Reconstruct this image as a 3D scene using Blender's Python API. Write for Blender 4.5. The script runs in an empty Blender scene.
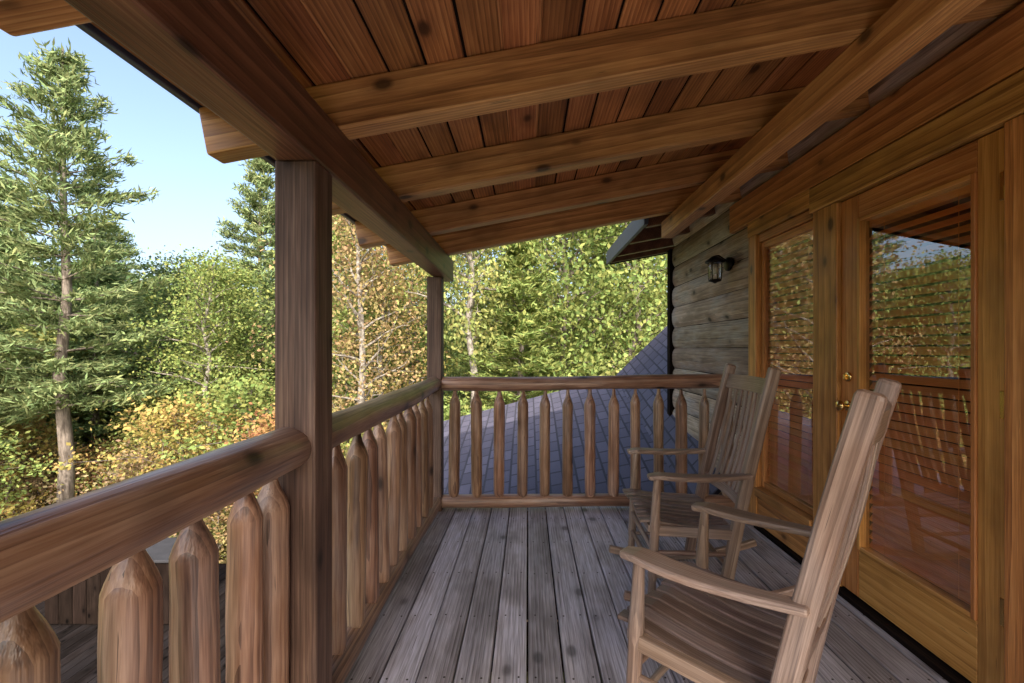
import bpy, math, random
import numpy as np
from mathutils import Vector, Matrix
R=math.radians
random.seed(7)
scene=bpy.context.scene
COL=scene.collection

# ------------------------------------------------------------ node helpers
def newmat(name):
    m=bpy.data.materials.new(name); m.use_nodes=True
    nt=m.node_tree; nt.nodes.clear()
    out=nt.nodes.new('ShaderNodeOutputMaterial')
    return m,nt,out
def N(nt,t,**kw):
    n=nt.nodes.new(t)
    for k,v in kw.items():
        if k in n.inputs: n.inputs[k].default_value=v
        else: setattr(n,k,v)
    return n
def L(nt,a,b): nt.links.new(a,b)
def math_(nt,op,a,b=None,clamp=False):
    n=nt.nodes.new('ShaderNodeMath'); n.operation=op; n.use_clamp=clamp
    for i,v in enumerate((a,b)):
        if v is None: continue
        if isinstance(v,(int,float)): n.inputs[i].default_value=v
        else: L(nt,v,n.inputs[i])
    return n.outputs[0]
def mixc(nt,fac,a,b,blend='MIX'):
    n=nt.nodes.new('ShaderNodeMix'); n.data_type='RGBA'; n.blend_type=blend
    for i,v in ((0,fac),(6,a),(7,b)):
        if isinstance(v,(int,float)): n.inputs[i].default_value=v
        elif isinstance(v,tuple): n.inputs[i].default_value=(*v[:3],1)
        else: L(nt,v,n.inputs[i])
    return n.outputs[2]
def ramp(nt,v,lo,hi):
    n=nt.nodes.new('ShaderNodeMapRange'); n.inputs[1].default_value=lo; n.inputs[2].default_value=hi
    L(nt,v,n.inputs[0]); return n.outputs[0]
def attr(nt,name):
    n=nt.nodes.new('ShaderNodeAttribute'); n.attribute_name=name; return n
def noise(nt,vec,scale,detail=4,rough=.55,sc=(1,1,1),dist=0):
    mp=N(nt,'ShaderNodeMapping'); mp.inputs['Scale'].default_value=tuple(s*scale for s in sc); L(nt,vec,mp.inputs[0])
    n=N(nt,'ShaderNodeTexNoise'); n.inputs['Scale'].default_value=1; n.inputs['Detail'].default_value=detail
    n.inputs['Roughness'].default_value=rough; n.inputs['Distortion'].default_value=dist
    L(nt,mp.outputs[0],n.inputs['Vector']); return n.outputs[0]

def wood(name,dark,mid,light,rough=.5,var=.35,knots=1.0,weather=0.0,wcol=(.3,.29,.31),bump=.35,fine=1.0,spec=.4,con=0.0):
    m,nt,out=newmat(name)
    g=attr(nt,'gc').outputs['Vector']; rn=attr(nt,'rn').outputs['Fac']
    n1=noise(nt,g,1,2,.6,(12*fine,12*fine,1.1),.35)
    n2=noise(nt,g,1,2,.75,(110*fine,110*fine,4.0))
    n3=noise(nt,g,1,3,.65,(4.5,4.5,1.8))
    mp=N(nt,'ShaderNodeMapping'); mp.inputs['Scale'].default_value=(1,1,.07); L(nt,g,mp.inputs[0])
    wv=N(nt,'ShaderNodeTexWave'); wv.wave_type='RINGS'; wv.rings_direction='Z'; wv.wave_profile='SAW'
    wv.inputs['Scale'].default_value=19*fine; wv.inputs['Distortion'].default_value=3; wv.inputs['Detail'].default_value=1
    wv.inputs['Detail Scale'].default_value=.8; L(nt,mp.outputs[0],wv.inputs['Vector'])
    grain=math_(nt,'ADD',math_(nt,'MULTIPLY',n1,.48),math_(nt,'MULTIPLY',wv.outputs[1],.20))
    grain=math_(nt,'ADD',grain,math_(nt,'MULTIPLY',n2,.45))
    cr=N(nt,'ShaderNodeValToRGB'); e=cr.color_ramp.elements
    e[0].position=.36-con; e[0].color=(*dark,1); e[1].position=.76+con; e[1].color=(*light,1)
    x=e.new(.56); x.color=(*mid,1); L(nt,grain,cr.inputs[0])
    col=cr.outputs[0]
    col=mixc(nt,math_(nt,'MULTIPLY',ramp(nt,n3,.50,.70),.55),col,tuple(c*.36 for c in mid))
    if weather>0:
        col=mixc(nt,math_(nt,'MULTIPLY',ramp(nt,n3,.56,.40),weather,True),col,mixc(nt,ramp(nt,n2,.3,.7),tuple(c*.45 for c in wcol),tuple(min(1,c*1.3) for c in wcol)))
    crack=ramp(nt,math_(nt,'ADD',n2,math_(nt,'MULTIPLY',n1,.6)),1.05,1.09)
    col=mixc(nt,math_(nt,'MULTIPLY',crack,.75),col,(.02,.012,.008))
    if knots>0:
        mp2=N(nt,'ShaderNodeMapping'); mp2.inputs['Scale'].default_value=(5.5,5.5,3.2); L(nt,g,mp2.inputs[0])
        vo=N(nt,'ShaderNodeTexVoronoi'); vo.inputs['Scale'].default_value=1; L(nt,mp2.outputs[0],vo.inputs['Vector'])
        k=math_(nt,'SUBTRACT',1,ramp(nt,vo.outputs['Distance'],.08,.15),True)
        k2=math_(nt,'SUBTRACT',1,ramp(nt,vo.outputs['Distance'],.12,.32),True)
        col=mixc(nt,math_(nt,'MULTIPLY',k2,.45*knots),col,tuple(c*.9 for c in dark))
        col=mixc(nt,math_(nt,'MULTIPLY',k,.85*knots),col,tuple(c*.22 for c in dark))
    hv=N(nt,'ShaderNodeHueSaturation'); L(nt,col,hv.inputs['Color'])
    v=math_(nt,'ADD',math_(nt,'MULTIPLY',rn,var*2),1-var); L(nt,v,hv.inputs['Value'])
    L(nt,math_(nt,'ADD',math_(nt,'MULTIPLY',math_(nt,'FRACT',math_(nt,'MULTIPLY',rn,7.3)),.018),.491),hv.inputs['Hue'])
    b=N(nt,'ShaderNodeBsdfPrincipled'); L(nt,hv.outputs[0],b.inputs['Base Color'])
    b.inputs['Specular IOR Level'].default_value=spec
    b.inputs['Roughness'].default_value=rough
    bp=N(nt,'ShaderNodeBump'); bp.inputs['Strength'].default_value=bump; bp.inputs['Distance'].default_value=.006
    L(nt,n2,bp.inputs['Height']); L(nt,bp.outputs[0],b.inputs['Normal'])
    L(nt,b.outputs[0],out.inputs[0]); return m

M_CEIL=wood('ceiling_boards',(.16,.055,.024),(.41,.16,.058),(.62,.29,.115),.4,.38)
M_RAFT=wood('rafter_wood',(.20,.08,.028),(.49,.225,.08),(.70,.38,.15),.42,.16,con=.0)
M_BEAM=wood('beam_wood',(.07,.03,.02),(.175,.072,.042),(.28,.13,.075),.42,.12)
M_POST=wood('post_wood',(.055,.03,.023),(.13,.072,.052),(.24,.15,.105),.6,.1,weather=.25,wcol=(.17,.125,.11))
M_RAIL=wood('rail_log',(.10,.05,.032),(.34,.185,.105),(.57,.36,.22),.32,.22,weather=.35,wcol=(.40,.32,.27),spec=.6,con=.0)
M_DECK=wood('deck_board',(.12,.10,.10),(.38,.355,.38),(.66,.63,.68),.45,.24,knots=.7,weather=.7,wcol=(.54,.535,.62),bump=.9)
M_WALL=wood('wall_log',(.13,.08,.055),(.45,.31,.21),(.68,.50,.35),.55,.25,weather=.65,wcol=(.47,.42,.37),bump=.9)
M_TRIM=wood('trim_wood',(.22,.082,.024),(.53,.235,.065),(.74,.38,.125),.34,.12,con=.0)
M_DOOR=wood('door_wood',(.30,.115,.03),(.56,.245,.066),(.72,.36,.11),.26,.07,knots=.1,fine=1.3,con=.05)
M_CHAIR=wood('chair_wood',(.12,.072,.05),(.31,.20,.14),(.50,.35,.255),.34,.15,knots=.15,weather=.5,wcol=(.35,.29,.255),fine=1.8,bump=.25,con=.02,spec=.5)
M_SEAT=wood('seat_wood',(.07,.045,.037),(.19,.125,.095),(.32,.235,.185),.36,.2,knots=.1,weather=.5,wcol=(.27,.23,.225),fine=1.8,bump=.2,con=.03)
M_BLIND=wood('blind_slat',(.70,.22,.05),(.88,.31,.08),(.93,.40,.13),.4,.06,knots=0,fine=2,bump=.05)
M_DARKW=wood('dark_wood',(.006,.004,.0035),(.014,.009,.007),(.026,.017,.014),.8,.2,spec=.05)  # albedo cut below real wood; puts the storage box's shade into the colour
M_LOWDK=wood('low_deck_board',(.007,.0055,.005),(.016,.012,.011),(.03,.024,.022),.9,.25,weather=.3,wcol=(.026,.025,.028),spec=.05)  # lower deck's shade is put into this very dark board colour

def simple(name,col,rough=.5,metal=0,bumpscale=0,var=0,spec=.4):
    m,nt,out=newmat(name)
    b=N(nt,'ShaderNodeBsdfPrincipled'); b.inputs['Base Color'].default_value=(*col,1)
    b.inputs['Roughness'].default_value=rough; b.inputs['Metallic'].default_value=metal; b.inputs['Specular IOR Level'].default_value=spec
    if bumpscale or var:
        tc=N(nt,'ShaderNodeTexCoord'); n=noise(nt,tc.outputs['Object'],bumpscale or 5,3)
        if var:
            L(nt,mixc(nt,n,tuple(c*(1-var) for c in col),tuple(min(1,c*(1+var)) for c in col)),b.inputs['Base Color'])
    L(nt,b.outputs[0],out.inputs[0]); return m
M_IRON=simple('dark_iron',(.025,.02,.018),.45,.7,60,.4)
M_NAIL=simple('nail_head',(.05,.04,.035),.5,.5,60,.4)
M_BRASS=simple('brass',(.75,.52,.2),.22,1,30,.1)
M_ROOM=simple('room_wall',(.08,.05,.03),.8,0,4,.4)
M_TUB=simple('box_lid',(.05,.05,.055),.8,0,7,.35,.1)
M_FASC=simple('metal_drip_edge',(.09,.10,.14),.5,.2,9,.2)
M_BULB=simple('frosted_bulb',(.75,.72,.65),.4)

def glass(name,f,tint=(1,1,1)):
    m,nt,out=newmat(name)
    t=N(nt,'ShaderNodeBsdfTransparent'); t.inputs[0].default_value=(*tint,1)
    g=N(nt,'ShaderNodeBsdfGlossy'); g.inputs['Roughness'].default_value=0.0; g.inputs['Color'].default_value=(.95,.97,1,1)
    lw=N(nt,'ShaderNodeLayerWeight'); lw.inputs[0].default_value=.25
    fac=math_(nt,'ADD',math_(nt,'MULTIPLY',lw.outputs['Fresnel'],.5),f,True)
    mx=N(nt,'ShaderNodeMixShader'); L(nt,fac,mx.inputs[0]); L(nt,t.outputs[0],mx.inputs[1]); L(nt,g.outputs[0],mx.inputs[2])
    L(nt,mx.outputs[0],out.inputs[0]); return m
M_GLASS=glass('coated_window_glass',.19,(1,1,1))
M_LGLASS=glass('lantern_glass',.08,(.95,.93,.88))

def shingle(name,c1,c2):
    m,nt,out=newmat(name)
    g=attr(nt,'gc').outputs['Vector']
    br=N(nt,'ShaderNodeTexBrick'); L(nt,g,br.inputs['Vector'])
    br.inputs['Color1'].default_value=(*c1,1); br.inputs['Color2'].default_value=(*c2,1); br.inputs['Mortar'].default_value=(.012,.012,.016,1)
    br.inputs['Scale'].default_value=1; br.inputs['Mortar Size'].default_value=.012; br.inputs['Brick Width'].default_value=.24; br.inputs['Row Height'].default_value=.145
    br.inputs['Bias'].default_value=-.1
    n=noise(nt,g,90,2); n2=noise(nt,g,1.2,2)
    col=mixc(nt,math_(nt,'MULTIPLY',n,.35),br.outputs[0],tuple(c*1.5 for c in c2)); col=mixc(nt,math_(nt,'MULTIPLY',n2,.35),col,tuple(c*.4 for c in c1))
    b=N(nt,'ShaderNodeBsdfPrincipled'); L(nt,col,b.inputs['Base Color']); b.inputs['Roughness'].default_value=.85
    bp=N(nt,'ShaderNodeBump'); bp.inputs['Strength'].default_value=.6; bp.inputs['Distance'].default_value=.01
    L(nt,math_(nt,'SUBTRACT',math_(nt,'MULTIPLY',n,.4),br.outputs['Fac']),bp.inputs['Height']); L(nt,bp.outputs[0],b.inputs['Normal'])
    L(nt,b.outputs[0],out.inputs[0]); return m
M_SHIN=shingle('asphalt_shingle',(.07,.066,.095),(.135,.125,.17))

# ------------------------------------------------------------ mesh builder
class MB:
    def __init__(s): s.v=[];s.f=[];s.m=[];s.s=[];s.g=[];s.r=[];s.mats=[]
    def mat(s,m):
        if m not in s.mats: s.mats.append(m)
        return s.mats.index(m)
    def add(s,vs,fs,M,mat,smooth=False,gcs=None,r=None):
        o=len(s.v); mi=s.mat(mat)
        if r is None: r=random.random()
        off=Vector((random.uniform(-.3,.3)+ r*37,random.uniform(-.3,.3)+r*11,r*53))
        for i,p in enumerate(vs):
            p=Vector(p); s.v.append(tuple(M@p)); gg=Vector(gcs[i]) if gcs else p
            s.g.append(tuple(gg+off)); s.r.append(r)
        for f in fs: s.f.append(tuple(o+i for i in f)); s.m.append(mi); s.s.append(smooth)
    def box(s,x0,x1,y0,y1,z0,z1,mat,grain='y',r=None,M=None):
        P=[(x,y,z) for x in (x0,x1) for y in (y0,y1) for z in (z0,z1)]
        F=[(0,1,3,2),(4,6,7,5),(0,4,5,1),(2,3,7,6),(0,2,6,4),(1,5,7,3)]
        c=((x0+x1)/2,(y0+y1)/2,(z0+z1)/2)
        def gg(p):
            q=[p[i]-c[i] for i in range(3)]
            if grain=='y': return (q[0],q[2]+.13,q[1])
            if grain=='x': return (q[1],q[2]+.13,q[0])
            return (q[0],q[1]+.13,q[2])
        s.add(P,F,M or Matrix(),mat,False,[gg(p) for p in P],r)
    def beam(s,p0,p1,w,h,mat,up=(0,0,1),r=None):
        p0=Vector(p0);p1=Vector(p1);z=(p1-p0);l=z.length;z.normalize()
        x=Vector(up).cross(z); 
        if x.length<1e-4: x=Vector((1,0,0))
        x.normalize(); y=z.cross(x)
        M=Matrix((( x.x,y.x,z.x,p0.x),(x.y,y.y,z.y,p0.y),(x.z,y.z,z.z,p0.z),(0,0,0,1)))
        P=[(a,b,c) for a in (-w/2,w/2) for b in (-h/2,h/2) for c in (0,l)]
        F=[(0,1,3,2),(4,6,7,5),(0,4,5,1),(2,3,7,6),(0,2,6,4),(1,5,7,3)]
        s.add(P,F,M,mat,False,[(a,b+.12,c) for a,b,c in P],r)
    def lathe(s,p0,p1,prof,mat,n=16,wob=0,r=None,sag=0):
        p0=Vector(p0);p1=Vector(p1);z=(p1-p0);l=z.length;z.normalize()
        a=Vector((0,0,1)) if abs(z.z)<.9 else Vector((1,0,0))
        x=a.cross(z).normalized();y=z.cross(x)
        M=Matrix((( x.x,y.x,z.x,p0.x),(x.y,y.y,z.y,p0.y),(x.z,y.z,z.z,p0.z),(0,0,0,1)))
        P=[];F=[];ph=random.uniform(0,6);ph2=random.uniform(0,6)
        for k,(t,rr) in enumerate(prof):
            cx=wob*.5*math.sin(t*l*3+ph);cy=wob*.5*math.sin(t*l*2.3+ph2)
            for i in range(n):
                th=2*math.pi*i/n
                q=rr*(1+ (wob/max(rr,.01))*.5*(math.sin(th*2+ph+t*l*4)*.5+math.sin(th*3+ph2-t*l*5)*.35))
                P.append((q*math.cos(th)+cx,q*math.sin(th)+cy,t*l))
        m=len(prof)
        for k in range(m-1):
            for i in range(n):
                j=(i+1)%n; F.append((k*n+i,k*n+j,(k+1)*n+j,(k+1)*n+i))
        F.append(tuple(range(n-1,-1,-1)));F.append(tuple((m-1)*n+i for i in range(n)))
        s.add(P,F,M,mat,True,None,r)
    def sweep(s,pts,w,h,mat,side=(0,1,0),M=None,widths=None,r=None):
        side=Vector(side).normalized();P=[];G=[];F=[];d=0
        pts=[Vector(p) for p in pts]
        for i,p in enumerate(pts):
            a=pts[max(0,i-1)];b=pts[min(len(pts)-1,i+1)];t=(b-a).normalized();u=side.cross(t).normalized()
            ww=widths[i] if widths else w
            if i: d+=(pts[i]-pts[i-1]).length
            for (q,e) in ((-1,-1),(1,-1),(1,1),(-1,1)):
                P.append(tuple(p+side*q*ww/2+u*e*h/2));G.append((q*ww/2,e*h/2+.1,d))
        n=len(pts)
        for k in range(n-1):
            for i in range(4):
                j=(i+1)%4;F.append((k*4+i,k*4+j,(k+1)*4+j,(k+1)*4+i))
        F.append((3,2,1,0));F.append(tuple((n-1)*4+i for i in range(4)))
        s.add(P,F,M or Matrix(),mat,False,G,r)
    def build(s,name,parent=None,bevel=0,segs=2,loc=None):
        me=bpy.data.meshes.new(name);me.from_pydata(s.v,[],s.f)
        for m in s.mats: me.materials.append(m)
        me.polygons.foreach_set('material_index',s.m);me.polygons.foreach_set('use_smooth',s.s)
        a=me.attributes.new('gc','FLOAT_VECTOR','POINT');a.data.foreach_set('vector',np.array(s.g,dtype=np.float32).ravel())
        a=me.attributes.new('rn','FLOAT','POINT');a.data.foreach_set('value',np.array(s.r,dtype=np.float32))
        me.update()
        o=bpy.data.objects.new(name,me);COL.objects.link(o)
        if bevel:
            b=o.modifiers.new('Bevel','BEVEL');b.width=bevel;b.segments=segs;b.limit_method='ANGLE';b.angle_limit=R(50)
        if parent:o.parent=parent
        return o
def empty(name,loc=(0,0,0)):
    e=bpy.data.objects.new(name,None);e.location=loc;COL.objects.link(e);return e

# ------------------------------------------------------------ deck
Y0=-5.0;YE=3.78  # unseen deck behind the camera is extended to bounce sun onto the ceiling
b=MB();x=-.87;nx=[]
while x<1.62:
    w=.138; zz=random.uniform(-.0015,.0015)
    x1=min(x+w,1.665)
    b.box(x,x1,-1.6,YE+random.uniform(-.006,.006),-.035+zz,zz,M_DECK,'y'); b.box(x,x1,Y0,-1.606,-.035+zz,zz,M_DECK,'y'); nx.append((x,zz)); x+=w+random.uniform(.006,.009)
jy=[Y0+.05+i*.42 for i in range(21)]
for yy in jy:
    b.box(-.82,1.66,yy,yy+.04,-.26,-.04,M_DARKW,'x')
b.box(-.88,-.83,Y0,YE,-.28,-.042,M_BEAM,'y');b.box(-.83,1.66,YE-.03,YE+.01,-.28,-.042,M_BEAM,'x')
for (px,py) in ((-.75,3.6),(-.75,-.9),(-.75,-4.8)): b.box(px-.07,px+.07,py-.07,py+.07,-3.4,-.27,M_BEAM,'z')
deck=b.build('wooden_deck',None,.003,1)
b=MB()
for x,zz in nx:
    for yy in jy:
        if yy<1: continue
        for dx in (.03,.108):
            X=x+dx+random.uniform(-.006,.006);Y=yy+.02+random.uniform(-.008,.008)
            b.lathe((X,Y,zz-.001),(X,Y,zz+.0012),[(0,.0048),(1,.0042)],M_NAIL,8)
b.build('deck_nails',deck)
# ------------------------------------------------------------ railing
def logprof(r,n=24,taper=0): return [(i/n,r*(1+taper*(i/n-.5)+random.uniform(-.012,.012))) for i in range(n+1)]
b=MB()
XR=-.745
def rail(p0,p1,r,n=24): b.lathe(p0,p1,logprof(r,n),M_RAIL,20,.009,r=random.uniform(.25,.6))
rail((XR-.015,-5,1.03),(XR+.03,1.37,.995),.064,50);rail((XR+.03,1.49,1.0),(XR-.005,3.62,1.005),.062)
rail((XR-.0,-5,.07),(XR,1.37,.07),.055);rail((XR,1.49,.07),(XR,3.62,.07),.055)
rail((XR+.04,3.68,1.01),(1.665,3.68,1.03),.056);rail((XR+.04,3.68,.065),(1.665,3.68,.065),.052)
def picket(x,y,zt):
    r=random.uniform(.040,.048)
    lean=random.uniform(-.007,.007)
    c0=random.uniform(-.012,.012)
    prof=[(0,r*.75),(.04,r*.97)]+[(t,r*random.uniform(.96,1.03)) for t in np.linspace(.1,.84+c0,9)]+[(.862+c0,r*.99),(.885+c0,r*.86),(.91+c0,r*.68),(.933+c0,r*.48),(.955+c0/2,r*.34),(1.0,r*.30)]
    b.lathe((x,y,.10),(x+lean,y+lean,zt-.04),prof,M_RAIL,18,.006)
for k in range(34):
    y=1.19-.172*k
    picket(XR+random.uniform(-.004,.004),y,1.0)
picket(XR,1.325,1.0)
y=1.60
while y<3.55: picket(XR+random.uniform(-.004,.004),y,1.0);y+=.178
xx=-.60
for i in range(13):
    if xx<1.64: picket(xx,3.68,1.01)
    xx+=.184
b.build('log_railing',None,.004,2)
# ------------------------------------------------------------ posts
for i,(x0,y0,w) in enumerate(((-.765,1.37,.125),(-.805,3.62,.115),(-.765,-1.25,.125))):
    b=MB();b.box(x0,x0+w,y0,y0+w,-.3,1.868,M_POST,'z',.5);b.build('porch_post',None,.008,2)
# ------------------------------------------------------------ porch roof
PR=empty('porch_roof')
SL=.19;ang=math.atan(SL)
def zr(x): return 2.047+SL*(x+.64)
YR=-1.42  # roof cut short behind the camera so sun reaches the unseen deck
b=MB();b.box(-.765,-.64,YR,3.92,1.868,2.05,M_BEAM,'y',.5);b.build('edge_beam',PR,.01,2)
b=MB()
up=Vector((-SL,0,1)).normalized()
for y in (-1.3,-.53,.17,.93,1.60,2.30,3.0,3.66):
    p0=Vector((-1.10,y,zr(-1.10)));p1=Vector((1.9,y,zr(1.9)))
    b.beam(p0+up*.084,p1+up*.084,.088,.165,M_RAFT,up=(0,0,1),r=random.uniform(.2,.8))
b.build('rafters',PR,.008,2)
b=MB();b.box(1.15,1.25,YR,3.93,2.245,2.385,M_RAFT,'y',.75);b.build('purlin',PR,.008,2)
b=MB();x=-1.12;c=math.cos(ang)
F=[(0,1,3,2),(4,6,7,5),(0,4,5,1),(2,3,7,6),(0,2,6,4),(1,5,7,3)]
while x<1.72:
    w=random.choice([.118,.125,.13]);xa=x;xb=x+w
    z0a=zr(xa)+.17;z0b=zr(xb)+.17;t=.02;dz=random.uniform(0,.004)
    Pm=[]
    for X,Z in ((xa,z0a+dz),(xb,z0b+dz)):
        for Y in (YR,3.95):
            for q in (0,t): Pm.append((X,Y,Z+q))
    b.add(Pm,F,Matrix(),M_CEIL,False,[(p[0]-xa,p[2]-z0a+.12,p[1]) for p in Pm])
    Pm=[]
    for X in (xb-.004,xb+.014):
        for Y in (YR,3.95):
            for q in (.009,.018): Pm.append((X,Y,zr(X)+.17+q))
    b.add(Pm,F,Matrix(),M_DARKW if random.random()<.6 else M_RAFT,False,[(p[0]-xa,p[2]-z0a+.12,p[1]) for p in Pm])
    x=xb+.010
b.build('ceiling_boards',PR,.002,1)
b=MB()
Pm=[]
for X in (-1.14,8.0):
    for Y in (YR-.03,3.99):
        for q in (.192,.215): Pm.append((X,Y,zr(X)+q))
b.add(Pm,F,Matrix(),M_SHIN,False,[(p[1],p[0],p[2]) for p in Pm]);b.build('roof_shingles',PR)
b=MB();b.box(-1.15,-1.125,YR,3.99,zr(-1.14)+.165,zr(-1.14)+.20,M_FASC,'y')
b.beam(Vector((-1.10,3.965,zr(-1.10)))+up*.13,Vector((1.66,3.965,zr(1.66)))+up*.13,.022,.10,M_DARKW)
b.build('drip_edge',PR,.003,1)

# ------------------------------------------------------------ house
H=empty('log_house')
b=MB();WX=1.68
z=-3.4;k=0
while z<3.3:
    h=.235
    def seg(y0,y1):
        if y1-y0<.02: return
        rr=random.random();P=[];G=[];n=7;ny=max(2,int((y1-y0)/.35));o=random.uniform(-.004,.004)
        for j in range(ny+1):
            yy=y0+(y1-y0)*j/ny
            for i in range(n):
                a=-1+2*i/(n-1);zz=z+h/2+a*(h/2-.002)
                xx=WX+.028*abs(a)**3.2+o+random.uniform(-.003,.003)
                P.append((xx,yy,zz));G.append((xx,zz-z+.1,yy))
        Fq=[(j*n+i,j*n+i+1,(j+1)*n+i+1,(j+1)*n+i) for j in range(ny) for i in range(n-1)]
        b.add(P,Fq,Matrix(),M_WALL,True,G,rr)
    if z+h<0.0 or z>2.10: seg(-4.5,5.3)
    else:
        seg(-4.5,1.46);seg(3.38,5.3)
    z+=h
b.build('log_siding',H)
b=MB()
b.box(WX+.03,WX+.13,-4.5,5.3,-3.4,0.0,M_DARKW,'y');b.box(WX+.03,WX+.13,-4.5,5.3,2.2,3.4,M_DARKW,'y')
b.box(WX+.03,WX+.13,-4.5,1.45,0.001,2.199,M_DARKW,'y');b.box(WX+.03,WX+.13,3.39,5.3,0.001,2.199,M_DARKW,'y')
b.box(WX+.14,8,-4.5,-4.4,-3.4,3.4,M_WALL,'x');b.box(WX+.14,8,5.2,5.3,-3.4,3.4,M_WALL,'x');b.box(7.9,8,-4.4,5.2,-3.4,4.2,M_WALL,'y')
b.build('chinking_and_back_walls',H)
b=MB()
b.box(1.85,5,.2,5.0,-.06,-.01,M_ROOM);b.box(1.85,5,.2,5.0,2.45,2.5,M_ROOM);b.box(5,5.05,.2,5,-.06,2.5,M_ROOM)
b.box(1.85,5,.15,.2,-.06,2.5,M_ROOM);b.box(1.85,5,5.0,5.05,-.06,2.5,M_ROOM)
b.build('interior_room',H)
b=MB()
b.box(WX-.03,WX+.06,5.3,5.4,-3.4,2.45,M_DARKW,'z')
b.build('corner_board',H,.006)
b=MB();T=WX-.035
b.box(T,WX+.1,2.43,2.63,0.0,2.08,M_TRIM,'z')
b.box(T,WX+.1,1.43,1.575,0.0,2.08,M_TRIM,'z')
b.box(T-.004,WX+.1,1.40,2.66,2.083,2.225,M_TRIM,'y')
b.box(T,WX+.1,3.29,3.40,0.0,2.12,M_TRIM,'z')
b.box(T+.003,WX+.1,2.663,3.42,2.123,2.235,M_TRIM,'y')
b.box(T-.012,WX+.1,2.64,3.286,.235,.30,M_TRIM,'y')
b.box(T+.014,WX+.1,2.633,3.287,.03,.232,M_TRIM,'y')
b.box(T+.02,WX+.1,2.633,3.287,2.06,2.118,M_TRIM,'y')
b.box(T-.012,WX+.1,1.42,3.30,-.001,.028,M_DARKW,'y')
b.box(WX-.022,WX+.02,-1.4,3.75,2.24,2.46,M_TRIM,'y',.55)
b.build('door_and_window_casing',H,.005,2)
def pane(name,x,y0,y1,z0,z1):
    me=bpy.data.meshes.new(name);me.from_pydata([(x,y0,z0),(x,y1,z0),(x,y1,z1),(x,y0,z1)],[],[(0,3,2,1)]);me.materials.append(M_GLASS)
    o=bpy.data.objects.new(name,me);COL.objects.link(o);o.parent=H
b=MB();S=WX+.0
b.box(S,S+.04,2.635,2.675,.303,2.057,M_DOOR,'z');b.box(S,S+.04,3.245,3.285,.303,2.057,M_DOOR,'z')
b.box(S+.002,S+.038,2.677,3.243,.303,.35,M_DOOR,'y');b.box(S+.002,S+.038,2.677,3.243,2.01,2.057,M_DOOR,'y')
b.build('window',H,.003,1);pane('window_pane',S+.02,2.673,3.247,.345,2.015)
b=MB();D0=WX-.012;D1=WX+.033
b.box(D0,D1,1.58,1.69,.04,2.075,M_DOOR,'z');b.box(D0,D1,2.30,2.425,.04,2.075,M_DOOR,'z')
b.box(D0+.001,D1-.001,1.692,2.298,.04,.285,M_DOOR,'y');b.box(D0+.001,D1-.001,1.692,2.298,1.955,2.075,M_DOOR,'y')
for (a,c_,d,e) in ((1.69,1.71,.285,1.955),(2.28,2.30,.285,1.955)): b.box(D0-.008,D1,a,c_,d,e,M_DOOR,'z')
b.box(D0-.008,D1,1.711,2.279,.285,.305,M_DOOR,'y');b.box(D0-.008,D1,1.711,2.279,1.935,1.955,M_DOOR,'y')
pane('door_pane',WX+.014,1.705,2.285,.30,1.94)
for zk,rk in ((1.0,.03),(1.15,.027)):
    b.lathe((D0,2.365,zk),(D0-.012,2.365,zk),[(0,rk),(1,rk*.9)],M_BRASS,20)
b.lathe((D0-.01,2.365,1.0),(D0-.065,2.365,1.0),[(0,.011),(.35,.011),(.45,.02),(.6,.028),(.8,.028),(.95,.018),(1,.006)],M_BRASS,20)
b.box(D0-.03,D0-.012,2.36,2.37,1.135,1.165,M_BRASS,'z')
for zh in (.32,1.05,1.82): b.lathe((D0-.008,1.577,zh),(D0-.008,1.577,zh+.1),[(0,.008),(1,.008)],M_BRASS,10); b.box(D0-.003,D0+.01,1.582,1.61,zh,zh+.1,M_BRASS,'z')
b.build('glazed_door',H,.003,1)
for nm,(ya,yb,za,zb) in (('window_blind',(2.66,3.27,.33,2.04)),('door_blind',(1.70,2.29,.29,1.945))):
    b=MB();z=za+.03
    a=R(-55)
    while z<zb-.05:
        M=Matrix.Translation((WX+.046,0,z))@Matrix.Rotation(a+random.uniform(-.05,.05),4,'Y')
        b.box(-.0205,.0205,ya,yb,-.0014,.0014,M_BLIND,'y',M=M);z+=.044
    b.box(WX+.035,WX+.08,ya,yb,zb-.04,zb,M_BLIND);b.box(WX+.04,WX+.07,ya,yb,za,za+.02,M_BLIND)
    for q in (.18,.82):
        yy=ya+(yb-ya)*q
        b.box(WX+.029,WX+.030,yy-.0012,yy+.0012,za,zb-.03,M_BLIND,'z')
    b.build(nm,H)
b=MB()
def slab(x0,x1,y0,y1,q0,q1,mat,base=2.43,xb=1.05):
    Pm=[]
    for X in (x0,x1):
        for Y in (y0,y1):
            for q in (q0,q1): Pm.append((X,Y,base+SL*(X-xb)+q))
    b.add(Pm,F,Matrix(),mat,False,[(p[0],p[2]*1.0,p[1]) for p in Pm])
slab(1.08,8.1,4.02,5.9,.10,.125,M_DARKW);slab(1.04,8.1,4.0,5.93,.127,.15,M_SHIN)
slab(1.02,1.06,4.0,5.93,-.04,.125,M_FASC)
for yy in (4.1,4.75,5.4,5.82): slab(1.07,2.4,yy,yy+.07,-.04,.098,M_BEAM)
slab(1.06,3,5.895,5.925,-.05,.12,M_DARKW)
b.build('upper_eave',H,.004,1)
b=MB()
far=[(-2.0,-.06),(1.42,.83),(2.75,2.11)];near=[(-2.0,-.75),(1.42,-.08),(2.75,1.2)]
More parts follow.
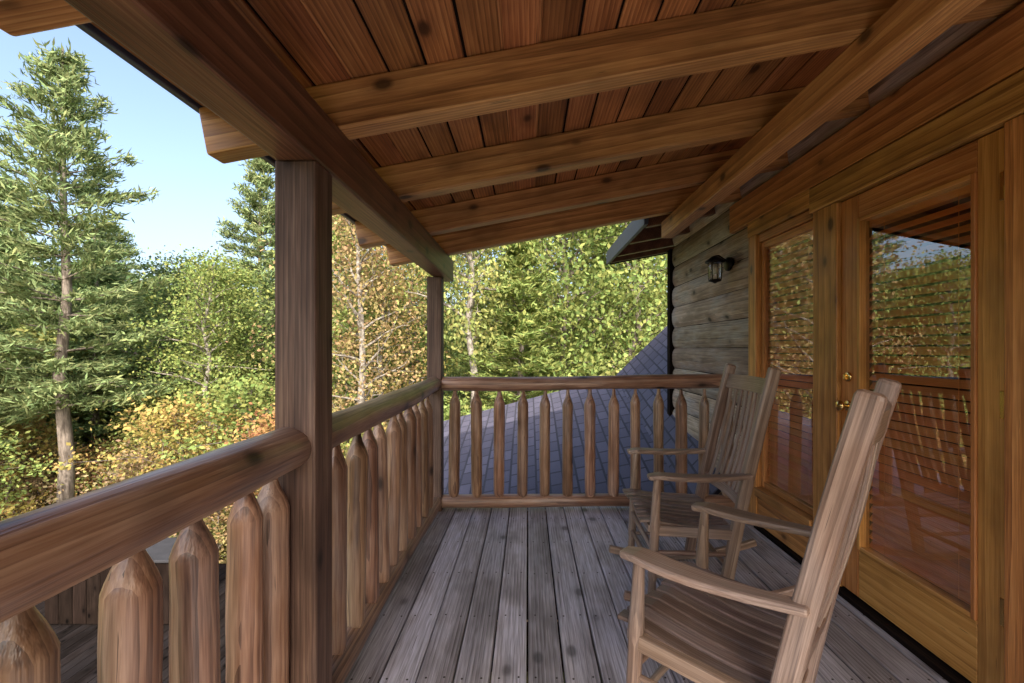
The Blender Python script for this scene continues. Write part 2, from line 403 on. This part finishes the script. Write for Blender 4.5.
for k in range(2):
    (xa,za),(xb,zb)=far[k],far[k+1];na_,nb_=near[k][1],near[k+1][1]
    l=math.hypot(xb-xa,zb-za)
    P=[(xa,3.86,na_),(xa,7.5,za),(xb,7.5,zb),(xb,3.86,nb_)];P+=[(p[0],p[1],p[2]-.05) for p in P]
    G=[(p[1],(0 if p[0]==xa else l),0) for p in P]
    b.add(P,[(0,3,2,1),(4,5,6,7),(0,4,7,3),(1,2,6,5),(0,1,5,4),(3,7,6,2)],Matrix(),M_SHIN,False,G)
b.box(-1.6,8,7.1,7.2,-3.4,-.3,M_WALL,'x');b.box(-1.6,-1.5,3.9,7.1,-3.4,-.75,M_WALL,'y')
b.build('wing_roof',H,.003,1)

# ------------------------------------------------------------ lantern
LN=empty('wall_lantern',(WX-.004,3.80,1.97))
b=MB()
b.lathe((0.02,0,.03),(-.022,0,.03),[(0,.058),(.8,.058),(1,.045)],M_IRON,24)
b.sweep([(-.01,0,.05),(-.05,0,.075),(-.085,0,.10),(-.11,0,.098),(-.115,0,.085)],.016,.014,M_IRON)
b.lathe((-.115,0,.10),(-.115,0,.045),[(0,.012),(.15,.03),(.45,.05),(.8,.078),(1,.08)],M_IRON,24)
b.lathe((-.115,0,.044),(-.115,0,-.10),[(0,.052),(.3,.056),(.8,.05),(1,.04)],M_LGLASS,20)
b.lathe((-.115,0,.03),(-.115,0,-.06),[(0,.014),(.3,.02),(.6,.028),(.9,.02),(1,.006)],M_BULB,14)
b.lathe((-.115,0,-.10),(-.115,0,-.13),[(0,.05),(.4,.05),(.7,.02),(1,.008)],M_IRON,20)
for i in range(4):
    th=math.pi/4+i*math.pi/2;cx=-.115+.058*math.cos(th);cy=.058*math.sin(th)
    b.lathe((cx,cy,.05),(-.115+.052*math.cos(th),.052*math.sin(th),-.105),[(0,.004),(1,.004)],M_IRON,6)
o=b.build('lantern_body',LN)

# ------------------------------------------------------------ rocking chairs
def chair(loc,face,tilt=0):
    E=empty('rocking_chair',loc);E.rotation_euler=(0,0,face)
    W=.265
    def part(name,fn,bev=.004):
        nonlocal b
        b=MB();fn();o=b.build(name,E,bev,2);o.rotation_euler=(0,-tilt,0);return o
    b=None
    def rock(xx): return .022+.16*(xx-.02)**2/.25*.5
    def f():
        for s in(-1,1):
            pts=[(xx,s*W,rock(xx)) for xx in np.linspace(-.52,.37,18)]
            b.sweep(pts,.034,.042,M_CHAIR)
    part('rockers',f,.008)
    def upr(z):
        t=(z-.05)/(1.19-.05); return -.12-.20*t-.05*t*t
    def f():
        for s in(-1,1):
            pts=[(upr(zz),s*(W+.0),zz) for zz in np.linspace(.045,1.20,12)]
            b.sweep(pts,.04,.062,M_CHAIR,widths=None)
    part('rear_uprights',f,.014)
    def f():
        for s in(-1,1):
            b.lathe((.235,s*W,.045),(.205,s*W,.655),[(0,.017),(.06,.021),(.15,.019),(.2,.024),(.55,.023),(.62,.026),(.75,.022),(.9,.019),(1,.016)],M_CHAIR,16)
    part('front_legs',f)
    def seatz(x): return .43-.035*math.sin((.25-x)/.5*math.pi*.75)-.02*(.25-x)
    def f():
        xs=np.linspace(.27,-.17,12)
        for i in range(9):
            yy=-.232+i*.058
            pts=[(xx+(.02*abs(math.sin((yy)*7)) if j==0 else 0),yy,seatz(xx)+(.004 if j else -.006)) for j,xx in enumerate(xs)]
            b.sweep(pts,.046,.014,M_SEAT)
    part('seat',f,.003)
    def f():
        b.beam((.225,-W,.395),(.225,W,.395),.05,.035,M_CHAIR);b.beam((-.17,-W,.365),(-.17,W,.365),.05,.035,M_CHAIR)
        for s in(-1,1): b.beam((.23,s*W,.392),(upr(.38),s*W,.372),.032,.05,M_CHAIR)
    part('seat_frame',f)
    def f():
        for s in(-1,1):
            xs=np.linspace(.255,upr(.63)-.02,10)
            pts=[(xx,s*(W+.012+.012*math.sin(k/9*math.pi)),.668-.012*math.sin(k/9*math.pi)+ (-.012 if k==0 else 0)) for k,xx in enumerate(xs)]
            wd=[.055,.082,.09,.088,.082,.074,.066,.06,.056,.054]
            b.sweep(pts,.08,.024,M_CHAIR,widths=wd)
    part('armrests',f,.008)
    def f():
        for zc,h in ((1.10,.085),(.52,.05)):
            pts=[(upr(zc)-.025*math.cos(yy/W*math.pi/2)-.0,yy,zc) for yy in np.linspace(-W,W,11)]
            b.sweep(pts,h,.02,M_CHAIR,side=(-.22,0,1))
        for i in range(8):
            yy=-.204+i*.0583
            pts=[]
            for zz in np.linspace(.515,1.08,8):
                q=.025*math.cos(yy/W*math.pi/2)
                lum=.018*math.sin((zz-.5)/.6*math.pi)
                pts.append((upr(zz)-q+.002-lum,yy,zz))
            b.sweep(pts,.032,.011,M_CHAIR)
    part('backrest',f,.003)
    def f():
        rd=[(0,.009),(.15,.011),(.5,.014),(.85,.011),(1,.009)]
        for s in(-1,1):
            for zz in(.15,.27):
                b.lathe((.23,s*W,zz+.01),(upr(zz),s*W,zz),rd,M_CHAIR,12)
        for zz in(.18,.29): b.lathe((.23,-W,zz),(.23,W,zz),rd,M_CHAIR,12)
        b.lathe((upr(.2),-W,.2),(upr(.2),W,.2),rd,M_CHAIR,12)
    part('stretchers',f)
    return E
chair((.86,2.53,0.002),R(180-2))
chair((.675,1.47,0.002),R(138))

# ------------------------------------------------------------ lower deck & storage box
b=MB();x=-8.2
while x<-1.1:
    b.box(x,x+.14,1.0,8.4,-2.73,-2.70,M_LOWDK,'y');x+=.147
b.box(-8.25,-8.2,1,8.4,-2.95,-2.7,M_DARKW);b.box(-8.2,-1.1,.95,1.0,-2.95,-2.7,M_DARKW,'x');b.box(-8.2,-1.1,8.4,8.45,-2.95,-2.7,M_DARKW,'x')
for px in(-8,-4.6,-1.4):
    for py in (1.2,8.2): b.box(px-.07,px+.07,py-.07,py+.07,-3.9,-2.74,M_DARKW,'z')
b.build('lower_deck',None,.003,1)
SB=empty('storage_box',(-6.05,6.9,-2.70))
b=MB()
for i in range(9):
    x=-.9+i*.2
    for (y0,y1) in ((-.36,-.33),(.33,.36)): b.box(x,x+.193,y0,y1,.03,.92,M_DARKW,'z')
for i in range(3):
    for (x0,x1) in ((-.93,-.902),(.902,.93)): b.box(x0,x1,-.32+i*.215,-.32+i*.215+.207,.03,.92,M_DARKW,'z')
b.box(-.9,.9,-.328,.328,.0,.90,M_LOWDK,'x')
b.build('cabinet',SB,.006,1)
b=MB();b.box(-.98,-.003,-.40,.40,.925,.965,M_TUB,'x');b.box(.003,.98,-.40,.40,.925,.965,M_TUB,'x');b.build('lid',SB,.01,2)

# ------------------------------------------------------------ terrain
def gh(x,y):
    r=math.hypot(x,y)
    h=-3.45
    if r>9: h-= min(2.0,(r-9)*.11)
    if r>45: h+= (r-45)*.10 if r<260 else 21.5
    h+= .35*math.sin(x*.21+1)*math.cos(y*.17)*min(1,max(0,(r-8)/8))
    if r>60: h+=6*math.sin(x*.018+2)*math.cos(y*.021+1)
    return h
rs=[0]+list(np.geomspace(3,900,70));na=120
V=[];Fc=[]
for r in rs:
    for i in range(na):
        th=2*math.pi*i/na;V.append((r*math.cos(th),r*math.sin(th),gh(r*math.cos(th),r*math.sin(th))))
for k in range(len(rs)-1):
    for i in range(na):
        j=(i+1)%na;Fc.append((k*na+i,(k+1)*na+i,(k+1)*na+j,k*na+j))
me=bpy.data.meshes.new('ground');me.from_pydata(V,[],Fc);me.polygons.foreach_set('use_smooth',[True]*len(Fc))
m,nt,out=newmat('forest_floor');tc=N(nt,'ShaderNodeTexCoord');g=tc.outputs['Object']
n1=noise(nt,g,.35,3);n2=noise(nt,g,7,4,.7)
col=mixc(nt,ramp(nt,n1,.4,.62),(.07,.10,.03),(.16,.13,.06));col=mixc(nt,ramp(nt,n2,.5,.68),col,(.25,.20,.09))
col=mixc(nt,math_(nt,'MULTIPLY',ramp(nt,n2,.45,.3),.6),col,(.04,.035,.02))
ln=N(nt,'ShaderNodeVectorMath',operation='LENGTH');L(nt,g,ln.inputs[0])
n3=noise(nt,g,.25,5,.75)
farc=mixc(nt,ramp(nt,n3,.35,.65),(.03,.05,.02),(.10,.13,.05))
col=mixc(nt,ramp(nt,ln.outputs['Value'],28,45),col,farc)
bb=N(nt,'ShaderNodeBsdfPrincipled');bb.inputs['Roughness'].default_value=.95;bb.inputs['Specular IOR Level'].default_value=.05;L(nt,col,bb.inputs['Base Color'])
L(nt,bb.outputs[0],out.inputs[0])
me.materials.append(m);o=bpy.data.objects.new('ground',me);COL.objects.link(o)

# ------------------------------------------------------------ trees
def leafmat(name,trans=.35,pal=None):
    m,nt,out=newmat(name)
    oi=N(nt,'ShaderNodeObjectInfo');ge=N(nt,'ShaderNodeNewGeometry')
    hv=N(nt,'ShaderNodeHueSaturation')
    if pal:
        cr=N(nt,'ShaderNodeValToRGB');cr.color_ramp.interpolation='CONSTANT';e=cr.color_ramp.elements
        while len(e)<len(pal): e.new(.5)
        for i,c in enumerate(pal): e[i].position=i/len(pal);e[i].color=(*c,1)
        L(nt,oi.outputs['Random'],cr.inputs[0]);L(nt,cr.outputs[0],hv.inputs['Color'])
    else: L(nt,oi.outputs['Color'],hv.inputs['Color'])
    rnd=ge.outputs['Random Per Island']
    h=math_(nt,'ADD',math_(nt,'MULTIPLY',rnd,.07),.465)
    L(nt,h,hv.inputs['Hue'])
    v=math_(nt,'ADD',math_(nt,'MULTIPLY',math_(nt,'FRACT',math_(nt,'MULTIPLY',rnd,13.7)),.9),.75);L(nt,v,hv.inputs['Value'])
    d=N(nt,'ShaderNodeBsdfDiffuse');t=N(nt,'ShaderNodeBsdfTranslucent');L(nt,hv.outputs[0],d.inputs[0]);L(nt,hv.outputs[0],t.inputs[0])
    mx=N(nt,'ShaderNodeMixShader');mx.inputs[0].default_value=trans;L(nt,d.outputs[0],mx.inputs[1]);L(nt,t.outputs[0],mx.inputs[2])
    L(nt,mx.outputs[0],out.inputs[0]);return m
def barkmat(name,c1,c2,sc=(14,14,2)):
    m,nt,out=newmat(name);tc=N(nt,'ShaderNodeTexCoord');n=noise(nt,tc.outputs['Object'],1,3,.7,sc)
    b_=N(nt,'ShaderNodeBsdfPrincipled');b_.inputs['Roughness'].default_value=.9
    L(nt,mixc(nt,ramp(nt,n,.38,.62),c1,c2),b_.inputs['Base Color'])
    L(nt,b_.outputs[0],out.inputs[0]);return m
G1=(.16,.21,.075);G2=(.125,.175,.07);G3=(.22,.27,.085);YL=(.37,.29,.10);OR=(.35,.21,.09);BR=(.27,.20,.12);PG=(.20,.25,.11);YG=(.28,.30,.10);TN=(.33,.25,.12)
M_LEAF=leafmat('broad_leaf',.3);M_NEED=leafmat('pine_needle',.15)
M_LEAFF=leafmat('forest_leaf',.3,[G1,G2,G3,YG,G1,G3,G2,YG,TN,G3,G1])
M_NEEDF=leafmat('forest_needle',.15,[PG,G2,G1,PG])
M_SHRUBF=leafmat('undergrowth_leaf',.3,[G3,YG,YL,BR,G1,G3,YG,TN,G3,BR])
M_BARK=barkmat('bark',(.10,.08,.065),(.30,.25,.21));M_PALE=barkmat('pale_bark',(.14,.12,.10),(.42,.38,.33),(5,5,9))

def tubenp(pts,rad,n=6):
    pts=np.array(pts,float);m=len(pts);V=[]
    for i in range(m):
        t=pts[min(i+1,m-1)]-pts[max(i-1,0)];t/=np.linalg.norm(t)+1e-9
        a=np.array([0,0,1.]) if abs(t[2])<.9 else np.array([1.,0,0])
        x=np.cross(a,t);x/=np.linalg.norm(x);y=np.cross(t,x)
        for k in range(n):
            th=2*math.pi*k/n;V.append(pts[i]+rad[i]*(math.cos(th)*x+math.sin(th)*y))
    Fq=[(i*n+k,i*n+(k+1)%n,(i+1)*n+(k+1)%n,(i+1)*n+k) for i in range(m-1) for k in range(n)]
    return np.array(V),np.array(Fq)
class TB:
    def __init__(s):s.V=[];s.F=[];s.n=0;s.mi=[]
    def add(s,V,F_,mi):
        s.V.append(V);s.F.append(F_+s.n);s.n+=len(V);s.mi.append(np.full(len(F_),mi))
    def leaves(s,C,rng,l,w,mi=1,dirs=None,upb=.6):
        n=len(C)
        a=rng.normal(size=(n,3)) if dirs is None else dirs
        a/=np.linalg.norm(a,axis=1)[:,None]+1e-9
        nn=rng.normal(size=(n,3));nn[:,2]+=upb
        b_=np.cross(nn,a);b_/=np.linalg.norm(b_,axis=1)[:,None]+1e-9
        sz=rng.uniform(.6,1.3,size=(n,1))
        V=np.empty((n,4,3));V[:,0]=C-a*l*sz;V[:,1]=C+b_*w*sz;V[:,2]=C+a*l*sz;V[:,3]=C-b_*w*sz
        s.add(V.reshape(-1,3),np.arange(n*4).reshape(n,4),mi)
    def mesh(s,name,mats):
        V=np.concatenate(s.V);F_=np.concatenate(s.F);mi=np.concatenate(s.mi)
        me=bpy.data.meshes.new(name);me.vertices.add(len(V));me.vertices.foreach_set('co',V.astype(np.float32).ravel())
        me.loops.add(len(F_)*4);me.loops.foreach_set('vertex_index',F_.astype(np.int32).ravel())
        me.polygons.add(len(F_));me.polygons.foreach_set('loop_start',np.arange(0,len(F_)*4,4,dtype=np.int32))
        me.polygons.foreach_set('loop_total',np.full(len(F_),4,dtype=np.int32))
        me.polygons.foreach_set('material_index',mi.astype(np.int32));me.update(calc_edges=True)
        for m in mats: me.materials.append(m)
        return me
def decid(name,seed,H_,spread,nl,cb=.25,leaf=.075,bark=None,sig=.5,nb=36,lm=None):
    rng=np.random.default_rng(seed);t=TB()
    ts=np.linspace(0,1,9);wob=np.cumsum(rng.normal(0,.012*H_,size=(9,2)),axis=0)
    tp=np.column_stack([wob[:,0],wob[:,1],ts*H_*.93]);tp[0,:2]=0
    t.add(*tubenp(tp,[H_*.013*(1-.88*q)+.008 for q in ts],8),0)
    C=[]
    for i in range(nb):
        u=(i+rng.uniform(0,1))/nb;h=cb+(1-cb)*u*.97
        st=np.array([np.interp(h,ts,tp[:,k]) for k in range(3)])
        az=i*2.4+rng.uniform(-.5,.5);env=math.sin(math.pi*min(1,.18+.8*u))**.75
        ln=spread*env*rng.uniform(.55,1.15);el=R(rng.uniform(15,50)+25*u)
        d=np.array([math.cos(az)*math.cos(el),math.sin(az)*math.cos(el),math.sin(el)])
        P=[st];
        for k in range(1,5):
            P.append(P[-1]+d*ln/4+rng.normal(0,.05*ln,3)+np.array([0,0,-.02*k*ln]))
        t.add(*tubenp(P,[H_*.0038*(1-q*.85)+.003 for q in np.linspace(0,1,5)],4),0)
        for k in (2,3,4,4):
            C.append(P[k]+rng.normal(0,.12*spread,3))
        for s_ in range(2):
            q=P[rng.integers(1,4)];d2=d+rng.normal(0,.6,3);e=q+d2*ln*.4
            t.add(*tubenp([q,(q+e)/2+rng.normal(0,.05,3),e],[.016,.010,.004],3),0);C.append(e)
    C=np.array(C);wts=rng.uniform(.3,1.6,len(C));wts/=wts.sum()
    idx=rng.choice(len(C),nl,p=wts);sg=rng.uniform(.55,1.2,len(C))*sig
    off=rng.normal(size=(nl,3))*sg[idx][:,None]*np.array([1,1,.62])
    t.leaves(C[idx]+off,rng,leaf,leaf*.62)
    return t.mesh(name,[bark or M_BARK,lm or M_LEAF])
def pine(name,seed,H_,spread,nl,cb=.18,nlen=.13,nw=.022,lm=None):
    rng=np.random.default_rng(seed);t=TB()
    ts=np.linspace(0,1,7);tp=np.column_stack([rng.normal(0,.05,7),rng.normal(0,.05,7),ts*H_]);tp[0,:2]=0
    t.add(*tubenp(tp,[H_*.014*(1-.92*q)+.01 for q in ts],8),0)
    C=[];Dr=[];z=cb*H_
    while z<H_*.985:
        u=(z/H_-cb)/(1-cb);n=rng.integers(4,7);a0=rng.uniform(0,6)
        for i in range(n):
            az=a0+i*2*math.pi/n+rng.uniform(-.35,.35)
            ln=(spread*(1-u)**.75*(.55+.45*min(1,u*5+.3))+.25)*rng.uniform(.5,1.15)
            el=R(rng.uniform(-8,12)+28*u);d=np.array([math.cos(az)*math.cos(el),math.sin(az)*math.cos(el),math.sin(el)])
            P=[np.array([0,0,z])+d*ln*q+np.array([0,0,.12*ln*q*q-.05*ln*q]) for q in (0,.35,.7,1)]
            t.add(*tubenp(P,[.035*(1-u*.6),.025*(1-u*.6),.014,.005],4),0)
            m=int(5+ln*6);sd=np.cross(d,[0,0,1.])
            for q in rng.uniform(.25,1.0,m):
                p=np.array([np.interp(q,(0,.35,.7,1),[pp[k] for pp in P]) for k in range(3)])
                s_=rng.uniform(-1,1)*ln*.28*(1.15-q);C.append(p+sd*s_+np.array([0,0,rng.uniform(-.02,.08)]));Dr.append(d*.8+sd*np.sign(s_)*.6)
        z+=rng.uniform(.38,.7)
    C=np.array(C);Dr=np.array(Dr);idx=rng.integers(0,len(C),nl)
    dirs=Dr[idx]+rng.normal(0,.6,(nl,3))+np.array([0,0,.3])
    t.leaves(C[idx]+rng.normal(size=(nl,3))*np.array([.15,.15,.08]),rng,nlen,nw,1,dirs,.2)
    return t.mesh(name,[M_BARK,lm or M_NEED])
D=[decid('oak_a',1,11,3.2,13000,.22),decid('maple_b',2,12,2.8,12000,.3),decid('poplar_c',3,13,2.3,11000,.28,sig=.45),decid('oak_d',4,9,3.0,11000,.18)]
DF=[decid('far_oak_a',31,11,3.2,5000,.15,.13,nb=24,sig=.6,lm=M_LEAFF),decid('far_maple_b',32,12,2.9,5000,.2,.13,nb=24,sig=.6,lm=M_LEAFF),decid('far_oak_c',33,10,3.0,4500,.15,.13,nb=22,sig=.6,lm=M_LEAFF)]
BI=decid('birch_e',5,12,2.2,7000,.45,.065,M_PALE,.42,28)
BS=decid('birch_sparse',6,12,2.4,8500,.25,.06,M_PALE,.5,34)
SM=[decid('shrub_a',11,3.2,1.3,4000,.08,.055,sig=.32,nb=22),decid('shrub_b',12,4.2,1.5,5000,.12,.055,sig=.34,nb=24)]
SF=[decid('far_shrub_a',13,3.2,1.3,2500,.08,.07,sig=.32,nb=18,lm=M_SHRUBF),decid('far_shrub_b',14,4.2,1.5,3000,.12,.07,sig=.34,nb=20,lm=M_SHRUBF)]
P_=[pine('pine_a',21,15,3.3,26000,.27,.14,.026),pine('pine_b',22,14,2.9,26000,.2,.14,.03)]
PF=[pine('far_pine',23,15,3.0,9000,.15,.2,.05,lm=M_NEEDF)]
def put(name,me,px,dep,col,zs=1,wide=1,rot=None,dz=0):
    x=(px-528)/455*dep;o=bpy.data.objects.new(name,me);o.location=(x,dep,gh(x,dep)-.1+dz)
    o.rotation_euler=(0,0,rot if rot is not None else random.uniform(0,6.28));o.scale=(wide,wide,zs);o.color=(*col,1);COL.objects.link(o);return o
put('pine_tree',P_[0],64,14.0,PG,1.0,1.0,1.0);put('pine_tree',P_[1],-75,13,PG,1.05,1.1);put('pine_tree',P_[1],262,24,PG,1.2,1.1)
put('pine_tree',P_[0],300,30,PG,1.25,1.2);put('pine_tree',P_[1],520,13.5,G3,.62,.9);put('pine_tree',P_[1],0,21,PG,1.05,1.2);put('pine_tree',P_[0],112,24,PG,.9,1.1)
for a in (('oak_tree',D[0],190,19,G2,.92,1.0),('oak_tree',D[3],140,23,G1,1.1,1.1),('poplar_tree',D[2],225,17,G3,.72,.9),
  ('oak_tree',D[0],120,27,YG,1.0,1.1),('maple_tree',D[1],365,16,G3,.95,.9),('maple_tree',D[1],400,19,G3,1.15,1),
  ('poplar_tree',D[2],345,22,YG,1.0,1.0),('oak_tree',D[3],420,25,G1,1.4,1.1),('maple_tree',D[1],560,15,G3,1.05,1.0),
  ('oak_tree',D[0],600,18,G3,1.15,1.0),('oak_tree',D[3],545,23,YG,1.5,1.2),('poplar_tree',D[2],640,14.5,G3,1.05,1),
  ('maple_tree',D[1],660,19,YG,1.25,1.1),('oak_tree',D[0],480,24,G1,1.4,1.1),('oak_tree',D[0],720,20,G1,1.4,1.1),('poplar_tree',D[2],590,25,YG,1.3,1),
  ('maple_tree',D[1],30,24,G1,.85,1.1),('oak_tree',D[0],75,21,G3,.7,1.1),('oak_tree',D[3],-20,20,G3,.9,1.1),('oak_tree',D[3],-120,15,G1,1,1),('maple_tree',D[1],-220,14,YG,.9,1),('oak_tree',D[0],-420,15,G3,.9,1)):
    put(*a)
put('birch_tree',BI,468,12.5,YG,1.05,.9,2.0);put('birch_tree',BS,350,11.5,TN,.85,.9);put('birch_tree',BI,205,15,G3,.75,.8);put('birch_tree',BS,395,15,YL,.95,.9)
for px,dep,cc,s_ in ((140,12.5,BR,.8),(182,12.5,YL,.95),(215,11,TN,.75),(112,17,OR,.8),(5,17,YL,.8),(255,13,G3,1.1),(15,18,G3,.9),(375,11,BR,.9),(405,10.5,YL,.8),
   (345,10,YG,.8),(455,11,G3,.9),(230,15,YL,1.1),(150,16,YG,1.0),(-60,11,G3,.9),(560,12,YG,1.0),(600,11.5,G3,1.2),(650,12,YG,1.2),(500,11,YG,.8),(290,11,OR,.9)):
    put('autumn_shrub',random.choice(SM),px,dep,cc,s_,s_*1.15)
fc=bpy.data.collections.new('distant_forest_trees');rng=random.Random(5)
for i in range(160):
    th=R(rng.uniform(48,205) if i<145 else rng.uniform(215,400));r_=rng.uniform(27,62)
    if 115<=i<145: th=R(rng.uniform(118,150));r_=rng.uniform(26,45)
    if i>=145: r_=rng.uniform(24,50)
    x=r_*math.cos(th);y=r_*math.sin(th)
    k=rng.random();me=PF[0] if k<.2 else rng.choice(DF)
    o=bpy.data.objects.new('forest_tree',me);o.location=(x,y,gh(x,y)-.2);o.rotation_euler=(0,0,rng.uniform(0,6.28))
    s_=rng.uniform(.75,1.05)*(.8 if me is PF[0] else 1);o.scale=(s_*1.3,s_*1.3,s_);fc.objects.link(o)
e=empty('distant_forest');e.instance_type='COLLECTION';e.instance_collection=fc
uc=bpy.data.collections.new('undergrowth_shrubs')
for i in range(75):
    th=R(rng.uniform(55,185));r_=rng.uniform(20,34);x=r_*math.cos(th);y=r_*math.sin(th)
    o=bpy.data.objects.new('shrub',rng.choice(SF));s_=rng.uniform(.5,1.0);o.location=(x,y,gh(x,y)-.1);o.rotation_euler=(0,0,rng.uniform(0,6.28));o.scale=(s_*1.2,s_*1.2,s_)
    uc.objects.link(o)
# low scrub on the forest floor
for i in range(60):
    th=R(rng.uniform(100,165));r_=rng.uniform(11,19);x=r_*math.cos(th);y=r_*math.sin(th)
    o=bpy.data.objects.new('shrub',rng.choice(SF));s_=rng.uniform(.16,.34);o.location=(x,y,gh(x,y)-.1);o.rotation_euler=(0,0,rng.uniform(0,6.28));o.scale=(s_*1.7,s_*1.7,s_)
    uc.objects.link(o)
e=empty('undergrowth');e.instance_type='COLLECTION';e.instance_collection=uc

# ------------------------------------------------------------ light
sv=Vector((.12,-.76,.63)).normalized();el=math.asin(sv.z);az=math.atan2(sv.x,sv.y)
sd=bpy.data.lights.new('sun','SUN');sd.energy=5;sd.angle=R(.5);sd.color=(1,.93,.82)
so=bpy.data.objects.new('sun',sd);so.rotation_euler=sv.to_track_quat('Z','Y').to_euler();so.location=(10,-10,20);COL.objects.link(so)
w=bpy.data.worlds.new('World');scene.world=w;w.use_nodes=True;nt=w.node_tree
bg=nt.nodes['Background'];sk=nt.nodes.new('ShaderNodeTexSky');sk.sky_type='NISHITA';sk.sun_disc=False
sk.sun_elevation=el;sk.sun_rotation=az%(2*math.pi);sk.air_density=1.0;sk.dust_density=5.0;sk.ozone_density=.8
nt.links.new(sk.outputs[0],bg.inputs[0]);bg.inputs[1].default_value=.42
# ------------------------------------------------------------ camera
cd=bpy.data.cameras.new('camera');cd.sensor_width=36;cd.lens=16.0;cd.shift_x=-16/1024;cd.shift_y=6.5/1024;cd.clip_end=3000;cd.clip_start=.02
co=bpy.data.objects.new('camera',cd);co.location=(0,0,1.3);co.rotation_euler=(R(90),0,0);COL.objects.link(co);scene.camera=co
scene.view_settings.view_transform='Standard';scene.view_settings.look='None';scene.view_settings.exposure=0
